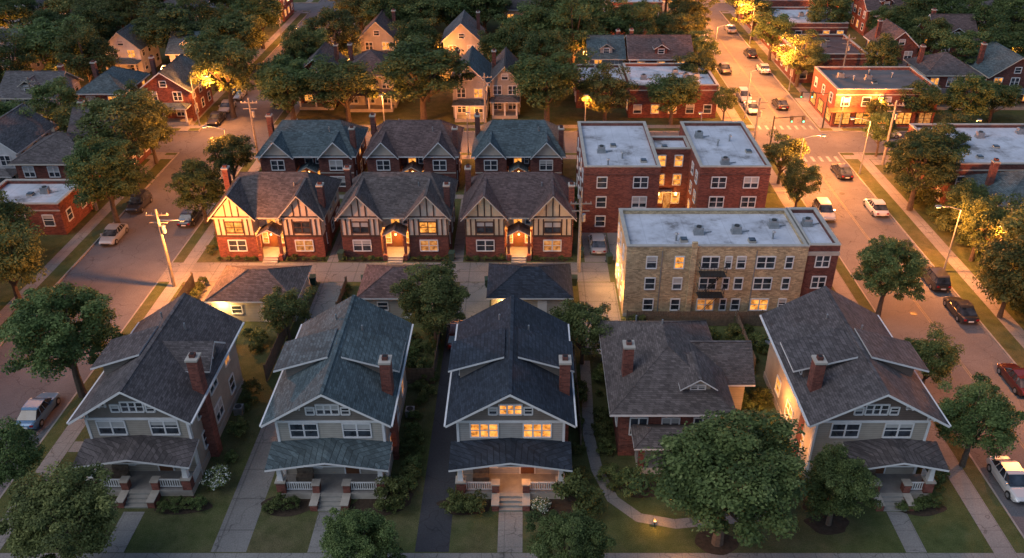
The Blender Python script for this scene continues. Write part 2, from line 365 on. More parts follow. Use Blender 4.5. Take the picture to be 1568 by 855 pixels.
# ------------------------------------------------------------ duplexes
def duplex(cx,fy,roof,stucco,brickm,tudor=True,W=5.75,depth=9.4,porchlit=1,name='tudor_duplex',litA=0,litB=0,litC=1):
    e=empty(name,(cx,fy,0)); m=MB(); up=stucco if tudor else brickm
    zb=2.6; ze=4.9; xi=1.5; ins=1.6; zr=7.6 if tudor else 6.9
    for s in (-1,1):
        xa,xb=sorted((s*xi,s*W))
        m.box(xa,xb,0,depth,0,zb,brickm); m.box(xa,xb,.0,depth,zb+.002,ze,up)
        xc=(xa+xb)/2; hwid=(xb-xa)/2
        gw=hwid if tudor else hwid*.8
        zt=ze+ gw*(zr-4.75)/ (gw+.45)
        m.poly([(xc-gw,-.003,ze),(xc+gw,-.003,ze),(xc,-.003,zt)],up if tudor else 'stucco_white')
        if tudor:
            def T(u0,u1,z0,z1): m.box(u0,u1,-.06,0,z0,z1,'timber')
            T(xa,xb,zb-.1,zb+.12); T(xa,xb,ze-.1,ze+.08)
            for u in (xa+.08,xa+.62,xc-.98,xc+.98,xb-.62,xb-.08): T(u-.07,u+.07,zb+.12,ze-.1)
            for u in (xc-.7,xc,xc+.7): T(u-.06,u+.06,ze+.08,ze+ (hwid-abs(u-xc))*(zt-ze)/hwid-.12)
        else:
            m.box(xa,xb,-.03,0,zb-.05,zb+.1,'stone')
    m.box(-xi+.002,xi-.002,ins,depth-.004,0,zb,brickm); m.box(-xi+.002,xi-.002,ins+.002,depth-.004,zb+.002,ze,up)
    m.obj('walls',e)
    r=MB(); tr='trim_tan' if tudor else 'trim'
    hwd=(W-xi)/2
    for s in (-1,1):
        xc=s*(W+xi)/2; gable_y(r,xc,(hwd if tudor else hwd*.8)+.4,-.6,depth*.6,4.75,zr,.16,roof,tr)
    hip(r,-W-.45,W+.45,-.15,depth+.45,4.86,8.0 if tudor else 7.8,.16,roof,tr,inset=2.6)
    gable_y(r,0,1.25,-.5,2.0,2.9,3.6,.12,roof,'trim_tan')
    vents(r,[(-2,depth*.6,7.2),(2.5,depth*.35,7.0)])
    r.obj('roof',e)
    w=MB()
    for s,l in ((-1,litA),(1,litB)):
        xc=s*(W+xi)/2
        window(w,'S',-.0,xc,3.05,1.7 if tudor else 1.5,1.2,l,panes=2,trim='timber' if tudor else 'trim'); window(w,'S',0,xc,.85,1.8,1.2,random.choice([0,0,2]),panes=2)
    window(w,'S',ins,-.1,3.35,.9,1.15,litC); window(w,'S',ins,1.0,3.3,.45,.9,0)
    w.box(-.5,.5,ins-.06,ins,.5,2.5,'door'); window(w,'S',ins,-1.0,1.0,.5,1.2,1); window(w,'S',ins,1.0,1.0,.5,1.2,1)
    for side,x in (('W',-W),('E',W)):
        for u in (2,4.7,7.4):
            window(w,side,x,u,3.3,1,1.1,random.choice([0,0,1])); window(w,side,x,u,1,1,1.2,random.choice([0,0,1]))
    w.obj('windows',e)
    p=MB(); p.box(-1.4,1.4,-.5,ins-.003,0,.45,'stone','concrete')
    for x in (-1.1,1.1): p.box(x-.14,x+.14,-.4,-.12,.45,2.8,'brick_dark'); p.box(x-.2,x+.2,-.9,-.5,0,.7,brickm)
    for i in range(3): p.box(-.8,.8,-.5-.3*(3-i),-.5-.3*(2-i)-.002,0,.15*(i+1)-.01,'concrete')
    p.cyl(0,.5,2.45,2.6,.1,.1,'bulb')
    p.obj('porch',e)
    c=MB(); chimney(c,W-.1,1.9,0,7.7,brickm,.6,.8); chimney(c,-W+.1,6.0,0,7.9,brickm,.6,.8); c.obj('chimney',e)
    light(e,(0,.1,2.3),porchlit,(1,.40,.09),.1,'porch_light')
    return e
duplex(-27.6,81.2,'roof_brown2','stucco_white','brick_red',True,porchlit=600,litA=1,litB=0,litC=1)
duplex(-14.1,81.2,'roof_brown2','stucco_white','brick_dark',True,porchlit=600,litA=0,litB=1,litC=1)
duplex(-0.75,81.2,'roof_rust','stucco_cream','brick_red',True,porchlit=600,litC=1)
duplex(-27.2,98.2,'roof_teal','stucco_white','brick_dark',False,porchlit=60,name='brick_duplex',litC=0)
duplex(-14.2,98.2,'roof_rust','stucco_white','brick_dark',False,porchlit=60,name='brick_duplex',W=5.5,litC=1)
duplex(-0.9,98.2,'roof_teal','stucco_white','brick_dark',False,porchlit=60,name='brick_duplex',W=5.4,litC=1)

# ------------------------------------------------------------ flat roofed buildings
def rooftop(mb,x0,x1,y0,y1,z,n):
    for i in range(n):
        x=random.uniform(x0+1.2,x1-1.2); y=random.uniform(y0+1.2,y1-1.2); k=random.random()
        if k<.4:
            mb.box(x-.5,x+.5,y-.4,y+.4,z,z+.25,'metal'); mb.box(x-.42,x+.42,y-.33,y+.33,z+.25,z+.75,'metal'); mb.cyl(x,y,z+.75,z+.85,.25,.25,'iron')
            mb.tube((x+.5,y,z+.1),(x+1.3,y+.3,z+.1),.06,'metal')
        elif k<.75: mb.cyl(x,y,z,z+.7,.1,.1,'metal'); mb.cyl(x,y,z+.7,z+.85,.2,.12,'metal')
        else: mb.box(x-.35,x+.35,y-.35,y+.35,z,z+.2,'stone'); mb.box(x-.3,x+.3,y-.3,y+.3,z+.2,z+.32,'glass')
def flat(mb,x0,x1,y0,y1,h,wall,roofm='membrane',cap='stone',n=3,pw=.3):
    mb.box(x0,x1,y0,y1,0,h-.45,wall,roofm)
    for a in ((x0,x1,y0,y0+pw),(x0,x1,y1-pw,y1),(x0,x0+pw,y0+pw,y1-pw),(x1-pw,x1,y0+pw,y1-pw)):
        mb.box(*a,h-.45,h-.08,wall)
    for a in ((x0-.05,x1+.05,y0-.05,y0+pw+.03),(x0-.05,x1+.05,y1-pw-.03,y1+.05),(x0-.05,x0+pw+.03,y0+pw+.03,y1-pw-.03),(x1-pw-.03,x1+.05,y0+pw+.03,y1-pw-.03)):
        mb.box(*a,h-.08,h+.04,cap)
    rooftop(mb,x0,x1,y0,y1,h-.45,n)
def yellow():
    e=empty('brick_apartment_building',(9.4,69.4,0)); m=MB(); h=7.7
    flat(m,0,16.9,0,8,h,'brick_tan',n=7); flat(m,16.9,19.9,-.35+.6,8.2,h-.0,'brick_dark',n=1)
    m.box(6.0,6.5,-.3,0,0,h+.5,'brick_tan'); m.box(3.3,3.4,-.04,0,0,h-.5,'metal'); m.box(12.1,12.2,-.04,0,0,h-.5,'metal')
    m.box(0,16.9,-.04,0,.0,.35,'stone'); m.box(16.85,19.95,.15,.25,h-1.1,h-.7,'stone')
    m.obj('walls_and_roof',e); w=MB()
    cols=[(2.4,.85,1),(5.0,.75,1),(7.9,1.5,2),(9.6,.5,1),(10.8,.7,1),(13.1,1.6,2),(15.3,.6,1)]
    for r,z in enumerate((.75,3.1,5.4)):
        for i,(u,ww,pn) in enumerate(cols):
            l=1 if (r,i) in ((2,1),(0,5)) else (2 if (r,i)==(0,2) else 0)
            window(w,'S',0,u,z,ww,1.15,l,panes=pn)
        window(w,'S',.25,18.5,z,1.2,1.15,0,panes=2)
        for u in (2,4.5,6.6): window(w,'W',0,u,z,.8,1.15,1 if random.random()<.35 else 0)
        for u in (2,4.5,6.6): window(w,'E',19.9,u,z,.9,1.15,random.choice([0,0,1]))
    w.obj('windows',e)
    f=MB()
    for z in (2.7,5.0):
        f.box(6.9,9.3,-1.1,-.02,z,z+.06,'iron')
        for (a,b) in (((6.9,-1.1),(9.3,-1.1)),((6.9,-1.1),(6.9,0)),((9.3,-1.1),(9.3,0))):
            for hh in (.5,1.0): f.tube((a[0],a[1],z+hh),(b[0],b[1],z+hh),.03,'iron',4)
        for i in range(9): f.tube((6.9+i*.3,-1.1,z),(6.9+i*.3,-1.1,z+1),.022,'iron',4)
    for y in (-.5,-.8): f.tube((7.2,y,2.75),(8.9,y,5.0),.03,'iron',4); f.tube((7.2,y,.6),(8.9,y,2.7),.03,'iron',4)
    for i in range(9): f.box(7.2+.19*i,7.35+.19*i,-.8,-.5,2.75+.25*i,2.78+.25*i,'iron')
    f.obj('fire_escape',e)
    l=MB(); l.box(-.16,0,5.6,5.9,2.4,2.6,'bulb'); l.obj('wall_lamp',e)
    light(e,(-.7,5.2,2.6),1100,(1,.42,.10),.15,'wall_light'); light(e,(-.7,.8,2.4),480,(1,.42,.10),.15,'wall_light')
yellow()
def redu():
    e=empty('courtyard_apartment_building',(6.5,87,0)); m=MB(); h=8.2
    flat(m,0,8.4,0,14.3,h,'brick_red',n=5); flat(m,12.8,20.6,0,14.3,h,'brick_red',n=5); flat(m,8.4,12.8,6.2,10.2,h-.35,'brick_red',n=1)
    for x0,x1 in ((0,8.4),(12.8,20.6)): m.box(x0-.06,x1+.06,-.08,0,h-1.0,h-.85,'brick_dark')
    m.obj('walls_and_roof',e); w=MB()
    for z in (.9,3.3,5.7):
        for u in (2.0,6.3): window(w,'S',0,u,z,1.0 if u<3 else 1.5,1.2,0,panes=1 if u<3 else 2)
        for u in (15.0,18.6): window(w,'S',0,u,z,1.5,1.2,0,panes=2)
        for u in (9.5,11.5): window(w,'S',6.2,u,z,.85,1.25,1)
        for u in (1.5,4): window(w,'E',8.4,u,z,1,1.2,random.choice([0,1]))
        for u in (1.5,4): window(w,'W',12.8,u,z,1,1.2,random.choice([0,0,1]))
        for u in (2,5,8,11.5): window(w,'W',0,u,z,1,1.2,random.choice([0,0,0,1])); window(w,'E',20.6,u,z,1,1.2,random.choice([0,0,0,1]))
    w.box(10.1,10.9,6.1,6.2,0,2.1,'lit_dim'); w.box(9.6,11.0,5.6,6.2,2.4,2.6,'stone'); w.cyl(9.4,6.0,2.0,2.3,.13,.13,'bulb'); w.cyl(11.5,6.0,2.0,2.3,.13,.13,'bulb')
    w.obj('windows',e)
    light(e,(10.5,4.4,2.0),300,(1,.40,.09),.2,'entry_light')
redu()
def flatb(name,x0,x1,y0,y1,h,wall,roofm='membrane',rows=(.9,3.3),litp=.25,n=3,store=False):
    e=empty(name,(x0,y0,0)); m=MB(); w=x1-x0;d=y1-y0; flat(m,0,w,0,d,h,wall,roofm,n=n)
    m.box(-.06,w+.06,-.08,0,h-.9,h-.75,'stone'); m.obj('walls_and_roof',e); q=MB()
    for z in rows:
        if z+1.3>h-.9: continue
        k=max(1,int(w/2.6)); kd=max(1,int(d/3))
        for i in range(k):
            u=(i+.5)*w/k
            if store and z==rows[0]: window(q,'S',0,u,.5,w/k*.7,1.7,1 if random.random()<.6 else 2,panes=2,trim='iron')
            else: window(q,'S',0,u,z,1.1,1.25,1 if random.random()<litp else 0)
        for i in range(kd):
            u=(i+.5)*d/kd
            for sd,xx in (('W',0),('E',w)):
                if store and z==rows[0]: window(q,sd,xx,u,.5,d/kd*.6,1.7,1,trim='iron')
                else: window(q,sd,xx,u,z,1.0,1.25,1 if random.random()<litp else 0)
    q.obj('windows',e); return e
flatb('brick_row_building',-62,-52.6,86.5,93.3,3.9,'brick_red','membrane',(1.2,),.1,3)
flatb('brick_commercial_building',15.8,29.2,125.5,137,5.2,'brick_red','membrane',(.8,3.2),.3,7)
flatb('brick_commercial_building',8.0,15.6,130,139,4.4,'brick_dark','membrane',(.8,),.35,3)
s=flatb('corner_storefront',45.8,61,121.6,133,5.8,'brick_red','membrane_dark',(.8,3.3),.15,6,True)
a=MB(); a.slab([(-.9,-1.0,2.6),(15.2,-1.0,2.6),(15.2,0,3.0),(-.9,0,3.0)],.08,'door','door'); a.obj('awning',s)
flatb('brick_apartment_building',50.2,67,92.6,106,6.2,'brick_dark','membrane',(.9,3.3),.12,10)
flatb('brick_commercial_building',46,58,143,156,5,'brick_dark','roof_rust',(.8,3.0),.4,3)
flatb('brick_commercial_building',17,27.5,175,190,6.5,'brick_red','membrane',(.8,3.3),.4,4)
flatb('brick_commercial_building',8,26,206,218,6.5,'brick_red','membrane_dark',(.8,3.3),.5,4)
flatb('brick_commercial_building',47,64,178,192,7,'brick_red','membrane_dark',(.8,3.3),.5,4)
flatb('brick_commercial_building',47,60,160,173,6,'brick_dark','membrane',(.8,3.3),.4,4)
flatb('brick_commercial_building',27,33,206,216,7,'brick_red','membrane',(.8,3.3),.5,2)

# ------------------------------------------------------------ generic house
RECT=[]
def house(x,y,W,D,ze,zr,axis,roof,wall,litp=.15,porch=True,name='detached_house'):
    e=empty(name,(x,y,0)); RECT.append((x-W/2-1,x+W/2+1,y-2,y+D+1)); m=MB(); m.box(-W/2,W/2,0,D,0,ze,wall); r=MB(); o=.5
    trim=random.choice(['trim','trim_tan'])
    if axis=='h': hip(r,-W/2-o,W/2+o,-o,D+o,ze+.15,zr,.2,roof,trim)
    elif axis=='y':
        k=(zr-ze)/(W/2)
        gable_y(r,0,W/2+o,-o,D+o,ze-k*o+.12,zr+.12,.18,roof,trim); m.poly([(-W/2,0,ze),(W/2,0,ze),(0,0,zr)],wall); m.poly([(W/2,D,ze),(-W/2,D,ze),(0,D,zr)],wall)
    else:
        k=(zr-ze)/(D/2)
        gable_x(r,-W/2-o,W/2+o,D/2,D/2+o,ze-k*o+.12,zr+.12,.18,roof,trim); m.poly([(-W/2,D,ze),(-W/2,0,ze),(-W/2,D/2,zr)],wall); m.poly([(W/2,0,ze),(W/2,D,ze),(W/2,D/2,zr)],wall)
        r.box(-1,1,.8,2.6,ze,ze+1.5,wall); gable_y(r,0,1.3,.4,D/2,ze+1.3,ze+2.1,.1,roof,trim); window(r,'S',.8,0,ze+.5,.9,.7,0)
    m.obj('walls',e); r.obj('roof',e); w=MB(); k=2 if W<8 else 3
    L=lambda:1 if random.random()<litp else 0
    for z in (.9,)+((3.3,) if ze>4.4 else ()):
        for i in range(k): window(w,'S',0,-W/2+(i+.5)*W/k,z,1.2,1.25,L(),panes=2)
        for i in range(3):
            u=(i+.5)*D/3; window(w,'W',-W/2,u,z,1,1.25,L()); window(w,'E',W/2,u,z,1,1.25,L())
    if axis=='y': window(w,'S',0,0,ze+.4,.9,.8,0)
    w.obj('windows',e)
    c=MB(); chimney(c,random.choice([-1,1])*(W/2-.5),D*.6,0,zr+.6,'brick_dark',.6,.7); c.obj('chimney',e)
    if porch:
        p=MB(); p.box(-W/2+.3,W/2-.3,-1.9,-.003,0,.5,'stone','deck'); hip(p,-W/2,W/2,-2.3,.1,2.75,3.3,.15,roof,trim)
        for xx in (-W/2+.5,0,W/2-.5): p.box(xx-.12,xx+.12,-1.85,-1.6,.5,2.6,'trim')
        p.obj('porch',e)
    return e
rs=['roof_brown','roof_brown2','roof_grey','roof_teal','roof_rust']
house(-57.3,95.5,9,8,5,7.4,'h','roof_brown','brick_red',.15)
house(-55.8,104.7,7,6.5,5,7.6,'x','roof_brown','brick_dark',.1)
house(-66.5,99,6,9,5.4,8,'y','roof_grey','siding_white',.0)
house(-71,89,6,8,5.2,7.8,'y','roof_brown','siding_grey',.0)
house(-62.8,122,6.4,9,5,7.4,'h','roof_teal','brick_red',.05)
house(-54.2,124,7.4,9,5,7.6,'y','roof_teal','brick_red',.1)
house(-73.5,121.5,8,8,4.8,7.2,'x','roof_grey','siding_grey',.05)
house(-84,119,8,8,4.6,7,'h','roof_brown','siding_beige',.1)
house(-70,147,6,8,5,7.6,'y','roof_teal','siding_white',.2)
house(-57.5,144,6.5,8,5,7.4,'x','roof_teal','siding_white',.3)
house(-91,146,8,8,5,7.4,'x','roof_grey','siding_beige',.2)
house(-56,186,8,9,5.4,8,'x','roof_brown','brick_red',.8)
hc=house(-8.5,125.5,5.2,10,5.6,8.2,'y','roof_teal','siding_grey',.4); light(hc,(0,-1.2,2.2),350,(1,.36,.07),.1,'porch_light')
house(-3.2,127,4.6,10,5.2,7.6,'y','roof_brown','siding_tan',.1)
house(-24.5,130,8,9,5.2,8,'h','roof_rust','siding_beige',.3)
house(-33,131,6,9,5.2,7.6,'y','roof_brown','brick_dark',.3)
house(-11.3,150,6.5,9,5.4,8.4,'y','roof_grey','siding_grey',.4)
house(-26.5,152,6,9,5.4,8.2,'y','roof_rust','siding_beige',.4)
house(13.5,141,5.5,9,5,7.4,'x','roof_teal','siding_grey',.4)
house(22.5,140,10,10,5.2,7.6,'x','roof_rust','brick_red',.4)
house(57,84,9.5,8,4.6,7.4,'h','roof_teal','brick_red',.15)
house(57.3,68,8,8,4.6,7.4,'x','roof_brown','brick_red',.15)
house(58,54,8,8,4.6,7.4,'x','roof_grey','brick_red',.15)
house(67,131,8,8,5,7.6,'h','roof_brown','brick_dark',.2)
house(77,131,8,9,5,7.8,'y','roof_teal','brick_dark',.2)
house(88,127,8,9,5,7.8,'x','roof_teal','brick_dark',.2)
house(64.5,146,6,8,5.4,8,'y','roof_rust','brick_red',.4)
house(92,168,8,8,5,7.6,'h','roof_brown','siding_grey',.2)
house(78,108,8,8,5,7.6,'h','roof_rust','brick_red',.3)
house(-66,68,8,9,5,7.6,'y','roof_brown','siding_tan',.1); house(-66,52,8,9,5,7.6,'y','roof_grey','siding_white',.1)
def garage(x,y,W,D,roof,lit=0):
    e=empty('garage',(x,y,0)); m=MB(); m.box(-W/2,W/2,0,D,0,2.4,'siding_beige'); RECT.append((x-W/2,x+W/2,y,y+D))
    r=MB(); hip(r,-W/2-.45,W/2+.45,-.45,D+.45,2.55,4.1,.16,roof)
    P=frame('N',D)
    for u in (-W/4,W/4): obox(m,P,u-W*.2,u+W*.2,0,2.1,0,.04,'trim')
    m.box(W*.1,W*.1+.9,-.05,0,0,2.0,'trim'); window(m,'S',0,-W*.2,1.0,.9,.8,0)
    m.obj('walls',e); r.obj('roof',e)
    if lit:
        l=MB(); l.box(-W*.36-.1,-W*.36+.1,-.15,0,2.0,2.25,'bulb'); l.box(-W/2-.15,-W/2,.6,.8,1.9,2.15,'bulb'); l.obj('wall_lamp',e); light(e,(-W*.36,-.6,2.0),lit,(1,.55,.16),.1,'wall_light'); light(e,(-W*.5-.7,.7,1.9),lit*.8,(1,.55,.16),.1,'wall_light')
garage(-26,68.4,7.8,6,'roof_brown2',550); garage(-12.4,69,6.6,5.6,'roof_rust'); garage(.4,69,7.4,5.8,'roof_navy',110)

# ------------------------------------------------------------ ground
def gm():
    m,t,p=nt('lawn'); v=objvec(t)
    f=noise(t,v,.09,6,.65); f1=noise(t,v,.8,6,.7); f2=noise(t,v,14,4)
    a=ramp(t,f1,[(.3,(.052,.068,.024,1)),(.5,(.080,.098,.036,1)),(.72,(.110,.122,.052,1))])
    b=ramp(t,f1,[(.3,(.068,.068,.032,1)),(.7,(.145,.128,.072,1))])
    c=mixc(t,ramp(t,f,[(.44,(0,0,0,1)),(.66,(1,1,1,1))]),a,b)
    c=mixc(t,1,c,ramp(t,f2,[(.3,(.5,.5,.5,1)),(.7,(1.2,1.2,1.2,1))]),'MULTIPLY')
    t.links.new(c,p.inputs['Base Color']); p.inputs['Roughness'].default_value=1; p.inputs['Specular IOR Level'].default_value=.1
    bump(t,p,f2,.8,.06); return m
MT['lawn']=gm()
def road(name,c0,c1,joint=0):
    m,t,p=nt(name); v=objvec(t)
    f=noise(t,v,.22,6,.65); f2=noise(t,v,9,4)
    c=ramp(t,f,[(.3,rgba(c0)),(.7,rgba(c1))])
    c=mixc(t,1,c,ramp(t,f2,[(.3,(.7,.7,.7,1)),(.7,(1.1,1.1,1.1,1))]),'MULTIPLY')
    w=N(t,'ShaderNodeTexNoise'); w.inputs['Scale'].default_value=.6; t.links.new(v,w.inputs['Vector'])
    vv=N(t,'ShaderNodeVectorMath'); vv.operation='MULTIPLY_ADD'; t.links.new(w.outputs['Color'],vv.inputs[0]); vv.inputs[1].default_value=(2.5,2.5,2.5); t.links.new(v,vv.inputs[2])
    vo=N(t,'ShaderNodeTexVoronoi'); vo.feature='DISTANCE_TO_EDGE'; vo.inputs['Scale'].default_value=.22; t.links.new(vv.outputs[0],vo.inputs['Vector'])
    c=mixc(t,1,c,ramp(t,vo.outputs['Distance'],[(.0,(.5,.5,.5,1)),(.010,(1,1,1,1))]),'MULTIPLY')
    if joint:
        s=N(t,'ShaderNodeSeparateXYZ'); t.links.new(v,s.inputs[0])
        for ax in (0,1):
            fr=math_(t,'FRACT',math_(t,'MULTIPLY',s.outputs[ax],1/joint))
            c=mixc(t,1,c,ramp(t,fr,[(.0,(.55,.55,.55,1)),(.05,(1,1,1,1))]),'MULTIPLY')
    t.links.new(c,p.inputs['Base Color']); p.inputs['Roughness'].default_value=.8; p.inputs['Specular IOR Level'].default_value=.3
    bump(t,p,f2,.3,.01); return m
MT['asphalt']=road('asphalt',(.085,.086,.096),(.13,.130,.142))
MT['asphalt_new']=road('asphalt_new',(.032,.034,.042),(.050,.052,.06))
MT['walk']=road('sidewalk_concrete',(.17,.165,.158),(.25,.242,.23),1.5)
MT['drive']=road('driveway_concrete',(.14,.136,.133),(.22,.215,.205),3.0)
MT['kerb']=plain('kerb_concrete',(.23,.22,.21),.9,.2)
MT['paint']=plain('road_paint_white',(.26,.26,.26),.7,.35,2)
MT['painty']=plain('road_paint_yellow',(.18,.155,.11),.7,.3,2)
g=MB(); g.poly([(-1500,-800,-.13),(1500,-800,-.13),(1500,2500,-.13),(-1500,2500,-.13)],'lawn'); g.obj('ground')
LX,RX=(-48.5,-38.3),(34.4,43.7); CY=(111.5,119.7); CY2=(196,204); CY0=(27,36.5)
rd=MB()
for a,b in (LX,RX): rd.poly([(a,-100,-.12),(b,-100,-.12),(b,420,-.12),(a,420,-.12)],'asphalt')
rd.obj('street')
r2=MB()
for a,b in (CY,CY2,CY0): r2.poly([(-300,a,-.116),(300,a,-.116),(300,b,-.116),(-300,b,-.116)],'asphalt')
r2.obj('cross_street')
bl=MB(); kb=MB()
for xa,xb in ((-300,LX[0]),(LX[1],RX[0]),(RX[1],300)):
    for ya,yb in ((-100,CY0[0]),(CY0[1],CY[0]),(CY[1],CY2[0]),(CY2[1],420)):
        bl.box(xa+.15,xb-.15,ya+.15,yb-.15,-.4,0,'lawn')
        k=.15
        for q in ((xa,xb,ya,ya+k),(xa,xb,yb-k,yb),(xa,xa+k,ya+k,yb-k),(xb-k,xb,ya+k,yb-k)): kb.box(*q,-.3,.015,'kerb')
bl.obj('lawn_blocks'); kb.obj('kerb')
sw=MB()
def rect(mb,x0,x1,y0,y1,z,m): mb.poly([(x0,y0,z),(x1,y0,z),(x1,y1,z),(x0,y1,z)],m)
for a,b in ((-37,-35.6),(31.6,33.1),(45.7,47.2),(-51.6,-50.2)):
    for ya,yb in ((38.6,111.3),(119.9,195.8),(204.2,400)): rect(sw,a,b,ya,yb,.010,'walk')
for a,b in ((38.7,40.0),(109,110.4),(121,122.4),(193.5,195)):
    for xa,xb in ((-38.1,34.2),(44,200),(-200,-48.7)): rect(sw,xa,xb,a,b,.014,'walk')
rect(sw,44,45.7,122.5,135,.010,'walk'); rect(sw,30,31.5,122.5,138,.010,'walk'); rect(sw,47.3,60,107,108.9,.006,'walk')
sw.obj('sidewalk')
dv=MB()
rect(dv,-38.1,8.8,75.9,80.0,.006,'drive'); rect(dv,-21.3,-18.9,40.1,75.8,.006,'drive'); rect(dv,5.4,9.2,64,75.8,.006,'drive'); rect(dv,6.4,9.2,80.1,87,.006,'drive')
rect(dv,9.3,29,80.5,87,.006,'drive'); rect(dv,-6.8,-3.6,68.1,75.8,.006,'drive')
for x in (-20.9,-7.4): rect(dv,x-.6,x+.6,80.1,96.1,.008,'drive')
rect(dv,-33,4,96.2,97.4,.010,'drive')
rect(dv,-29.8,-22.2,74.6,75.85,.009,'drive'); rect(dv,-3,4,74.9,75.85,.009,'drive')
rect(dv,29.5,31.5,79,81.5,.004,'drive'); rect(dv,-33.5,-30.4,66,75.85,.008,'drive')
dv.box(-38.32,-38.11,75.9,80,-.3,.02,'drive')
dv.obj('alley_and_driveways')
d2=MB(); rect(d2,-7.5,-5.2,40.1,68,.008,'asphalt_new'); d2.obj('asphalt_driveway')
pt=MB()
for cx,w in ((-27.9,.75),(-14.0,.75),(-1.07,.85),(26.4,.7)): rect(pt,cx-w,cx+w,40.05,43.75,.012,'walk'); rect(pt,cx-w,cx+w,36.7,38.65,.012,'walk')
path=[(5.3,62),(5.2,57),(5.0,52),(5.4,48),(6.3,45),(8,43.2),(10.5,42.6),(13.5,43),(17.5,43.3)]
def ribbon(mb,path,hw,z,m):
    P=[Vector(p) for p in path]; Lp=[];Rp=[]
    for i,p in enumerate(P):
        d=(P[min(i+1,len(P)-1)]-P[max(i-1,0)]).normalized(); n=Vector((-d.y,d.x))*hw; Lp.append(p+n);Rp.append(p-n)
    for i in range(len(P)-1): mb.poly([(Rp[i].x,Rp[i].y,z),(Rp[i+1].x,Rp[i+1].y,z),(Lp[i+1].x,Lp[i+1].y,z),(Lp[i].x,Lp[i].y,z)],m)
ribbon(pt,path,.45,.013,'walk'); rect(pt,-35.55,-32.0,50,51.2,.012,'walk')
pt.obj('garden_path')
bd=MB()
BZ=[.0]
def blob(cx,cy,rx,ry,seed):
    rg=random.Random(seed); n=28; ph=[rg.uniform(0,6) for _ in range(3)]; BZ[0]=(BZ[0]+.0004)%.0036
    bd.poly([(cx+rx*(1+.12*math.sin(3*a+ph[0])+.07*math.sin(5*a+ph[1]))*math.cos(a),cy+ry*(1+.12*math.sin(2*a+ph[2]))*math.sin(a),.0145+BZ[0]) for a in [i*2*math.pi/n for i in range(n)]],'mulch')
for i,cx in enumerate((-27.9,-14.0,-1.07,24.8)):
    blob(cx-3.1,44.4,2.0,1.0,i); blob(cx+3.3,44.4,1.9,1.0,i+9)
for i,(x,y) in enumerate(((-9.6,45),(13,40.9),(21.2,42.6),(-30.3,41.3),(8.6,46),(-10.5,41.5))): blob(x,y,1.5,1.0,i+20)
for i,cx in enumerate((-27.6,-14.1,-.75)): blob(cx-3.5,80.5,2.2,.42,i+40); blob(cx+3.5,80.5,2.2,.42,i+50)
bd.obj('mulch_beds')
mk=MB()
def cross(x0,x1,y0,y1,ax):
    n=8
    for i in range(n):
        if ax=='x': u=x0+(i+.3)*(x1-x0)/n; rect(mk,u,u+.4,y0,y1,-.108,'paint')
        else: u=y0+(i+.3)*(y1-y0)/n; rect(mk,x0,x1,u,u+.35,-.108,'paint')
cross(34.6,43.5,108.4,110.2,'x'); cross(34.6,43.5,120.8,122.4,'x')
for x in (38.97,39.15): rect(mk,x-.045,x+.045,40,106.5,-.108,'painty'); rect(mk,x-.045,x+.045,125,194,-.108,'painty')
mk.obj('road_markings')
for x,y in ((-43,70),(-44,104),(38,70),(40,98),(37.5,52)):
    m=MB(); m.cyl(x,y,-.12,-.105,.35,.35,'iron',16); m.obj('manhole_cover')

# ------------------------------------------------------------ foliage
def leafmat():
    m,t,p=nt('foliage')
    at=N(t,'ShaderNodeAttribute'); at.attribute_name='tone'
    oi=N(t,'ShaderNodeObjectInfo')
    c=ramp(t,at.outputs['Fac'],[(0,(.038,.058,.018,1)),(.45,(.090,.122,.034,1)),(.8,(.155,.190,.056,1)),(1,(.21,.24,.085,1))])
    h=N(t,'ShaderNodeHueSaturation'); t.links.new(c,h.inputs['Color'])
    t.links.new(math_(t,'ADD',math_(t,'MULTIPLY',oi.outputs['Random'],.05),.474),h.inputs['Hue'])
    t.links.new(math_(t,'ADD',math_(t,'MULTIPLY',math_(t,'FRACT',math_(t,'MULTIPLY',oi.outputs['Random'],7.3)),.6),.66),h.inputs['Value'])
    h.inputs['Saturation'].default_value=.94
    t.links.new(h.outputs[0],p.inputs['Base Color']); p.inputs['Roughness'].default_value=.6; p.inputs['Specular IOR Level'].default_value=.15
    tr=N(t,'ShaderNodeBsdfTranslucent'); t.links.new(h.outputs[0],tr.inputs['Color'])
    mx=N(t,'ShaderNodeMixShader'); mx.inputs[0].default_value=.25
    t.links.new(p.outputs[0],mx.inputs[1]); t.links.new(tr.outputs[0],mx.inputs[2])
    t.links.new(mx.outputs[0],t.nodes['Material Output'].inputs['Surface']); return m
MT['leaf']=leafmat(); MT['bark']=plain('bark',(.09,.07,.055),.95,.35,4,bmp=.5)
MT['flower']=plain('white_blossom',(.6,.62,.55),.8,.2)
